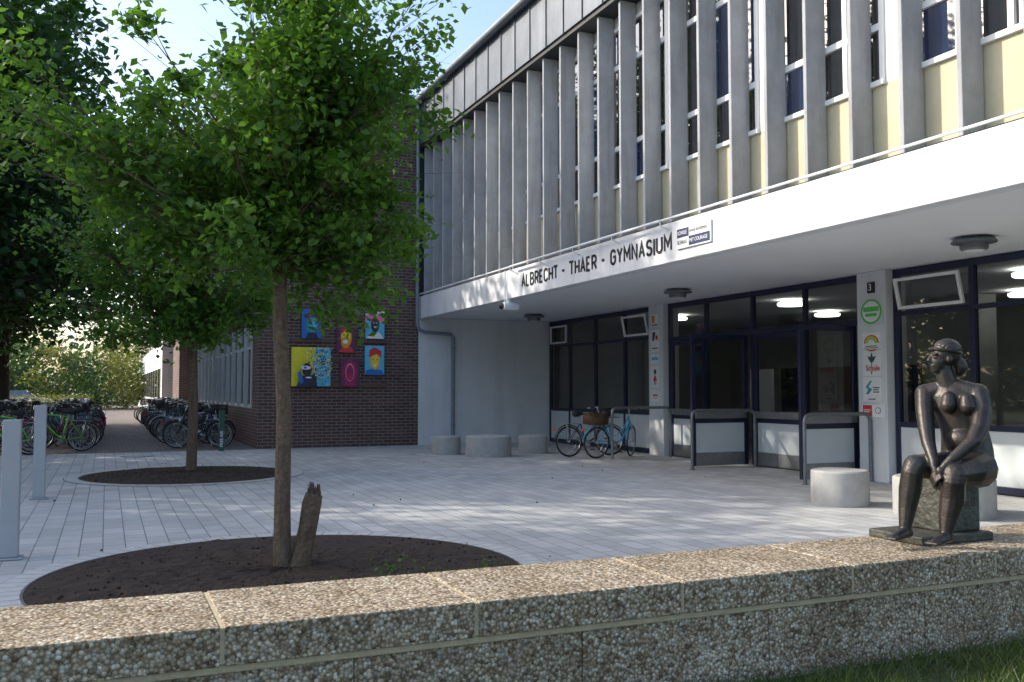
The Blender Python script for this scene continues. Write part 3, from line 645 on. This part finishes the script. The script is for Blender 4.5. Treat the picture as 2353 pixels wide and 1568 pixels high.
# ---------------------------------------------------------------- street furniture
def stool(i,x,y,r,h):
    g=MB(); g.lathe((x,y,0),[(r-.005,.0),(r,.01),(r,h-.02),(r-.02,h),(0.01,h+.001)],'conc',48); g.build('concrete_stool' if i==0 else 'concrete_stool.%03d'%i,smooth=True)
for i,a in enumerate([(7.24,20.4,.345,.42),(7.9,19.4,.515,.46),(9.26,19.95,.34,.42),(8.81,9.46,.365,.45),(9.24,8.2,.57,.45)]): stool(i,*a)
for i,(x,y,h) in enumerate([(-.76,9.38,1.23),(-.82,14.3,1.28)]):
    g=MB(); g.box(x-.074,x+.074,y-.074,y+.074,.02,h,'boll'); g.box(x-.11,x+.11,y-.11,y+.11,.002,.02,'boll'); g.build('bollard' if i==0 else 'bollard.%03d'%i,bevel=.012)
g=MB(); g.lathe((.67,22.5,0),[(.36,.0),(.36,.006),(.34,.009)],'joint',40); g.lathe((.67,22.5,0),[(.31,.0),(.31,.013)],'galv',40); g.build('manhole_cover')
def rail(i,y,x0,x1,z=1.1,mid=None):
    g=MB(); c=.12
    pts=[(x0,y,0),(x0,y,z-c)]+[(x0+c-c*math.cos(a),y,z-c+c*math.sin(a)) for a in (R(30),R(60),R(90))]+[(x1-c+c*math.sin(a),y,z-c+c*math.cos(a)) for a in (0,R(30),R(60),R(90))]+[(x1,y,0)]
    g.tube(pts,.03,'galv',12); g.lathe((x0,y,0),[(.06,0),(.06,.01)],'galv',16); g.build('handrail' if i==0 else 'handrail.%03d'%i,smooth=True)
rail(0,17.45,9.97,11.45); rail(1,14.6,10.05,11.5); rail(2,11.6,10.1,11.46)
g=MB(); g.box(2.54,2.66,23.64,23.76,0,.98,'dgrn'); e=empty('information_post'); g.build('post',e,bevel=.006)
text('FREE AIR',.1,'wht',Matrix(((0,-1,0,2.6),(0,0,-1,23.635),(1,0,0,.1),(0,0,0,1))),e,'words',1,.001,.001)
def car():
    g=MB(); prof=[(-2.1,.3),(-2.15,.75),(-1.9,.95),(-1.3,1.0),(-.9,1.42),(.5,1.45),(1.1,1.0),(1.9,.88),(2.15,.65),(2.1,.3)]
    n=len(prof)
    w0=[.82 if z<1.05 else .62 for _,z in prof]
    for i in range(n):
        a=prof[i]; b=prof[(i+1)%n]; wa=w0[i]; wb=w0[(i+1)%n]
        k='glass_up' if i in (3,5) else 'wht'
        g.poly([(a[0],-wa,a[1]),(b[0],-wb,b[1]),(b[0],wb,b[1]),(a[0],wa,a[1])],k)
    for s_ in (-1,1):
        g.poly([(x,s_*.82,z) for x,z in ((-2.1,.3),(-2.15,.75),(-1.9,.95),(-1.3,1.0),(1.1,1.0),(1.9,.88),(2.15,.65),(2.1,.3))],'wht')
        g.poly([(-1.3,s_*.82,1.0),(-.9,s_*.62,1.42),(.5,s_*.62,1.45),(1.1,s_*.82,1.0)],'glass_up')
        for x in (-1.35,1.35): g.tube([(x,s_*.7,.32),(x,s_*.86,.32)],.32,'rubber',20); g.tube([(x,s_*.86,.32),(x,s_*.87,.32)],.19,'chrome',14)
    return g
g=car(); g.build('parked_car',loc=(-5.3,68,0))
# ---------------------------------------------------------------- bicycles
def bike_mesh(name,style,basket=None,steer=0):
    g=MB(); r=.34; rc=(-.52,0,r+.01); F=(.54,0,r+.01)
    def wheel(c):
        g.ring(c,r-.017,.019,'rubber',30,6); g.ring(c,r-.043,.009,'chrome',30,4)
        for i in range(14):
            a=2*math.pi*i/14; g.tube([(c[0],.02*(-1)**i,c[2]),(c[0]+(r-.04)*math.cos(a),0,c[2]+(r-.04)*math.sin(a))],.0018,'chrome',3,False)
        g.tube([(c[0],-.05,c[2]),(c[0],.05,c[2])],.02,'chrome',8)
    wheel(rc); n1=len(g.v); wheel(F)
    bb=(-.08,0,.29); st=(-.2,0,.74 if style=='city' else .84); ht=(.33,0,.92); hb=(.365,0,.76)
    fr=.017
    fork0=n1
    for s in (-1,1):
        g.tube([(hb[0]+.01,s*.03,hb[2]-.03),(F[0]-.09,s*.05,.52),(F[0],s*.05,F[2])],[.013,.012,.009],'bike',6)
    g.tube([(.3,0,1.05),(ht[0],0,ht[2])],.013,'chrome',8)
    hz=1.1 if style=='city' else .98
    g.tube([(.29,0,1.0),(.28 if style=='city' else .36,0,hz)],.014,'chrome',8)
    if style=='city': hp=[(.02,-.3,hz-.02),(.16,-.27,hz),(.29,-.1,hz+.0),(.29,.1,hz),(.16,.27,hz),(.02,.3,hz-.02)]
    else: hp=[(.3,-.32,hz),(.35,-.1,hz),(.35,.1,hz),(.3,.32,hz)]
    g.tube(hp,.012,'chrome',6)
    for s in (0,-1): 
        e0=Vector(hp[s]); e1=Vector(hp[1 if s==0 else -2]); g.tube([e0,e0.lerp(e1,.7)],.018,'rubber',6)
    if style=='city':
        g.ring(F,r+.03,.012,'bike',14,4,R(20),R(170)); g.tube([(.47,0,.66),(.43,0,.78)],.035,'chrome',8)
    n2=len(g.v)
    if steer:
        c=Vector(hb); rt=Matrix.Rotation(steer,3,'Z')
        for i in range(fork0,n2): g.v[i]=tuple(rt@(Vector(g.v[i])-c)+c)
    g.tube([hb,ht],.022,'bike',8); g.tube([bb,st],fr,'bike',8)
    if style=='city':
        g.tube([hb,(.18,0,.42),bb],[.022,.022,.02],'bike',8); g.tube([ht,(.2,0,.62),(-.12,0,.46)],fr*.9,'bike',8)
    else:
        g.tube([hb,bb],.022,'bike',8); g.tube([ht,st],fr,'bike',8)
    g.tube([bb,(-.24,0,.93)],.0125,'chrome',8)
    for s in (-1,1):
        g.tube([bb,rc[:1]+(s*.06,)+rc[2:]],.009,'bike',6); g.tube([st,(rc[0],s*.06,rc[2])],.008,'bike',6)
    g.tube([(-.38,0,.95),(-.34,0,.965),(-.25,0,.965),(-.12,0,.96),(-.08,0,.955)],[.05,.085,.07,.03,.015],'rubber',10)
    g.tube([(-.08,-.06,.29),(-.08,-.05,.29)],.09,'chrome',18); g.tube([(-.08,-.075,.29),(.02,-.075,.16)],.01,'chrome',6); g.tube([(-.08,.075,.29),(-.18,.075,.42)],.01,'chrome',6)
    g.box(-.02,.06,-.16,-.08,.145,.17,'rubber'); g.box(-.22,-.14,.08,.16,.41,.435,'rubber')
    g.tube([(-.08,-.057,.375),(-.52,-.057,.39)],.006,'rubber',4); g.tube([(-.08,-.057,.205),(-.52,-.057,.31)],.006,'rubber',4)
    if style=='city':
        g.ring(rc,r+.03,.014,'bike',16,4,R(5),R(175))
    for s in (-1,1):
        g.tube([(-.22,s*.05,.74),(-.75,s*.06,.74)],.006,'chrome',4); g.tube([(-.6,s*.06,.74),(-.52,s*.065,.35)],.006,'chrome',4)
    for x in (-.35,-.5,-.65,-.75): g.tube([(x,-.055,.74),(x,.055,.74)],.005,'chrome',4)
    g.box(-.9,-.88,-.03,.03,.6,.66,'red')
    g.tube([(-.3,.05,.3),(-.35,.2,.02)],.009,'chrome',5)
    if basket:
        k,x0,x1,z0,z1=basket; w_=.17
        if k=='wicker':
            for a in ((x0,x1,-w_,-w_+.02,z0,z1),(x0,x1,w_-.02,w_,z0,z1),(x0,x0+.02,-w_+.02,w_-.02,z0,z1),(x1-.02,x1,-w_+.02,w_-.02,z0,z1),(x0+.02,x1-.02,-w_+.02,w_-.02,z0,z0+.02)): g.box(*a,k)
            for s in (-1,1): g.tube([(x0,s*w_,z1),(x1,s*w_,z1)],.016,k,6)
            for x in (x0,x1): g.tube([(x,-w_,z1),(x,w_,z1)],.016,k,6)
        else:
            for i in range(9):
                x=x0+(x1-x0)*i/8
                for s in (-1,1): g.tube([(x,s*w_,z0),(x,s*w_*1.08,z1)],.004,'rubber',3,False)
                g.tube([(x,-w_,z0),(x,w_,z0)],.004,'rubber',3,False)
            for i in range(7):
                y=-w_+2*w_*i/6
                for x in (x0,x1): g.tube([(x,y,z0),(x,y*1.08,z1)],.004,'rubber',3,False)
            for z in (z0,(z0+z1)/2,z1):
                for s in (-1,1): g.tube([(x0,s*w_*1.04,z),(x1,s*w_*1.04,z)],.006,'rubber',4,False)
                for x in (x0,x1): g.tube([(x,-w_,z),(x,w_,z)],.006,'rubber',4,False)
    return g.mesh(name,True)
bm=[bike_mesh('bike_city','city',None),bike_mesh('bike_city_basket','city',('wire',-.78,-.38,.75,.98)),bike_mesh('bike_sport','sport',None),bike_mesh('bike_front_basket','city',('wire',.42,.75,.86,1.08))]
bi=[0]
def putbike(me,x,y,rz,lean,col):
    o=bpy.data.objects.new('bicycle' if bi[0]==0 else 'bicycle.%03d'%bi[0],me); bi[0]+=1; sc.collection.objects.link(o)
    o.rotation_mode='XYZ'; o.location=(x,y,0); o.rotation_euler=(lean,0,rz); o.color=(*col,1); return o
putbike(bike_mesh('bike_blue','city',('wicker',-.78,-.36,.75,.97),R(35)),10.22,17.75,R(8),R(3),(.05,.38,.62))
putbike(bike_mesh('bike_dark','city',('wire',.42,.75,.86,1.06),R(-15)),9.9,18.35,R(5),R(-4),(.03,.03,.04))
cols=[(.02,.02,.025),(.03,.03,.04),(.03,.05,.12),(.4,.41,.43),(.05,.2,.35),(.02,.02,.02),(.4,.03,.02),(.08,.08,.08),(.1,.4,.45),(.03,.1,.06),(.6,.6,.62)]
rb=random.Random(12)
y=24.9
while y<47:
    putbike(rb.choice(bm),2.3+rb.uniform(-.25,.25),y+rb.uniform(-.08,.08),rb.choice([0,math.pi])+rb.uniform(-.15,.15)+R(-8),rb.uniform(-.12,.12),rb.choice(cols)); y+=.5
y=24.6; first=True
while y<45:
    for x in (-1.05,-3.0,-5.0):
        if x<-4 and y>34: continue
        c=rb.choice(cols)
        if y<25.2: c=[(.16,.5,.03),(.1,.35,.4),(.2,.7,.03)][int((-x-1)/2)]
        putbike(rb.choice(bm) if y>25.2 else bm[2],x+rb.uniform(-.2,.2),y+rb.uniform(-.1,.1),rb.choice([0,math.pi])+rb.uniform(-.25,.25),rb.uniform(-.12,.12),c)
    y+=.6
putbike(bm[2],-2.1,23.9,R(172),R(5),(.18,.65,.03))
for i,(x,y0,y1) in enumerate(((1.75,24.7,47),(-.75,24.6,45),(-2.8,24.6,45))):
    g=MB(); g.tube([(x,y0,.06),(x,y1,.06)],.02,'galv',6); y=y0+.3
    while y<y1:
        g.tube([(x,y,.06),(x,y,.4),(x+.05,y,.45),(x+.1,y,.4),(x+.1,y,.06)],.012,'galv',5); y+=.6
    g.build('bicycle_rack' if i==0 else 'bicycle_rack.%03d'%i)
# ---------------------------------------------------------------- statue
ST=empty('bronze_statue'); ST.location=(3.435,3.11,.80); ST.rotation_euler=(0,0,-PSI)
import bmesh
bm_=bmesh.new()
def sph(c,r):
    u,w_,z=c; r=(r,r,r) if not hasattr(r,'__len__') else r
    m=Matrix.Translation((u,-w_,z))@Matrix.Diagonal((r[0],r[1],r[2],1)); bmesh.ops.create_icosphere(bm_,subdivisions=2,radius=1,matrix=m)
def limb(*pr):
    for (a,ra),(b,rb_) in zip(pr[:-1],pr[1:]):
        a=Vector(a);b=Vector(b); n=max(2,int((b-a).length/(min(ra,rb_)*.25)))
        for i in range(n+1):
            t=i/n; sph(a.lerp(b,t),ra+(rb_-ra)*t)
def rsph(c,r,ang):
    u,w_,z=c; m=Matrix.Translation((u,-w_,z))@Matrix.Rotation(ang,4,'Z')@Matrix.Diagonal((r[0],r[1],r[2],1)); bmesh.ops.create_icosphere(bm_,subdivisions=3,radius=1,matrix=m)
A=R(-38)
TS=[((.165,.0,.36),(.112,.105,.08)),((.162,.0,.42),(.11,.098,.07)),((.155,.005,.47),(.104,.088,.06)),((.145,.01,.52),(.099,.08,.06)),((.13,.012,.57),(.1,.076,.06)),((.115,.01,.62),(.104,.074,.06)),((.105,.005,.665),(.105,.065,.05)),((.095,.0,.70),(.085,.05,.04))]
for (c0,r0),(c1,r1) in zip(TS[:-1],TS[1:]):
    for i in range(5):
        t=i/5; rsph(Vector(c0).lerp(Vector(c1),t),Vector(r0).lerp(Vector(r1),t),A)
rsph(TS[-1][0],TS[-1][1],A)
limb(((.06,.053,.66),.03),((.053,.062,.628),.036)); limb(((.12,.095,.655),.03),((.118,.105,.623),.036))
rsph((.115,.055,.47),(.07,.05,.06),A)
limb(((.09,0,.70),.048),((.075,0,.735),.041),((.065,0,.78),.038))
sR=(.0,-.055,.68); sL=(.185,.065,.68)
limb(((.08,-.01,.71),.038),(sR,.043)); limb(((.11,.02,.71),.038),(sL,.045))
limb((sR,.045),((-.018,-.02,.61),.041),((-.03,.02,.53),.037),((-.04,.06,.46),.031),((-.045,.12,.385),.022),((-.05,.135,.36),.019))
limb((sL,.048),((.182,.105,.61),.044),((.145,.15,.53),.04),((.10,.185,.475),.033),((.0,.2,.40),.023),((-.03,.195,.37),.019))
sph((-.052,.15,.335),(.018,.022,.028)); sph((-.045,.19,.345),(.024,.02,.026))
for i in range(4):
    limb(((-.062+.004*i,.14+.012*i,.32),.0085),((-.066+.004*i,.15+.012*i,.293),.0078),((-.06+.004*i,.152+.012*i,.27-.003*(i%2)),.0065))
    limb(((-.055,.175+.012*i,.345-.008*i),.0085),((-.07,.16+.012*i,.325-.008*i),.008),((-.072,.145+.012*i,.305-.008*i),.0065))
limb(((-.035,.155,.34),.009),((-.03,.17,.315),.0085),((-.035,.175,.295),.007))
limb(((.13,-.03,.345),.082),((.02,.03,.352),.066),((-.105,.07,.36),.05))
limb(((.18,.05,.345),.088),((.11,.13,.343),.074),((.01,.2,.335),.053))
limb(((-.105,.07,.36),.052),((-.12,.072,.33),.048),((-.125,.06,.26),.05),((-.14,.06,.17),.039),((-.155,.07,.095),.028),((-.158,.07,.07),.028))
limb(((.01,.2,.335),.054),((.0,.205,.3),.05),((.0,.19,.23),.053),((-.02,.19,.15),.04),((-.035,.2,.085),.028),((-.038,.2,.065),.028))
for (x,y_) in ((-.158,.07),(-.038,.2)):
    limb(((x+.02,y_-.01,.062),.022),((x-.02,y_+.02,.062),.024),((x-.055,y_+.045,.055),.022),((x-.08,y_+.06,.05),.014))
    for i in range(5): 
        dx=.012*(i-2)*.62; dy=.012*(i-2)*.78
        limb(((x-.07+dx,y_+.052+dy,.052),.0085),((x-.092+dx,y_+.068+dy,.048),.007))
H=Vector((.062,.0,.845))
def hd(o,r): sph((H.x+o[0],H.y+o[1],H.z+o[2]),r)
hd((.01,0,.012),(.062,.052,.062)); hd((-.02,.0,-.02),(.042,.04,.05)); hd((-.032,.0,-.055),(.026,.026,.02)); hd((-.01,0,-.045),(.035,.034,.03))
limb(((H.x-.056,.004,H.z+.008),.007),((H.x-.068,.006,H.z-.014),.009)); hd((-.062,.005,-.018),(.011,.012,.007))
hd((-.052,.005,-.037),(.010,.017,.0045)); hd((-.05,.005,-.046),(.010,.015,.005))
hd((-.047,.022,.014),(.012,.018,.005)); hd((-.047,-.016,.014),(.012,.018,.005))
hd((-.047,.022,.001),(.008,.011,.006))
hd((.008,.05,-.012),(.012,.008,.018))
hd((.02,0,.02),(.062,.056,.06)); 
for k in range(-5,6):
    ph=R(k*15); pp=[]
    for j in range(9):
        th=R(140-j*22); pp.append(((H.x+.02+.064*math.cos(ph)*math.cos(th), .058*math.sin(ph)*(1 if j<6 else .6), H.z+.02+.062*math.cos(ph)*math.sin(th)),.0065))
    limb(*pp)
limb(((H.x+.06,0,H.z-.01),.028),((H.x+.078,.01,H.z-.045),.03),((H.x+.07,.01,H.z-.07),.018))
me=bpy.data.meshes.new('figure'); bm_.to_mesh(me); bm_.free(); me.materials.append(M['bronze'])
fo=bpy.data.objects.new('figure',me); sc.collection.objects.link(fo); fo.parent=ST
rm=fo.modifiers.new('r','REMESH'); rm.mode='VOXEL'; rm.voxel_size=.0038; rm.use_smooth_shade=True
sm=fo.modifiers.new('s','SMOOTH'); sm.iterations=6; sm.factor=.5
g=MB()
rt=Matrix.Rotation(PSI,3,'Z')
g.box(-.09,.36,-.02,.30,.0,.04,'patina',rt,(0,0,0))
g.box(.12,.335,.03,.26,.04,.29,'patina',rt,(0,0,0))
g.build('seat_block_and_plinth',ST,bevel=.008)
g=MB()
n0=24; pts=[(H.x+.012+.069*math.cos(a),.06*math.sin(a),H.z+.028+.012*-math.cos(a)) for a in [2*math.pi*i/n0 for i in range(n0+1)]]
g.tube(pts,.006,'bronze',6,False); g.build('headband',ST,smooth=True)
g=MB(); g.tube([(H.x-.052,-.024,H.z+.001),(H.x-.043,-.031,H.z+.001)],[.0035,.003],'redp',8); g.build('red_eye_paint',ST)
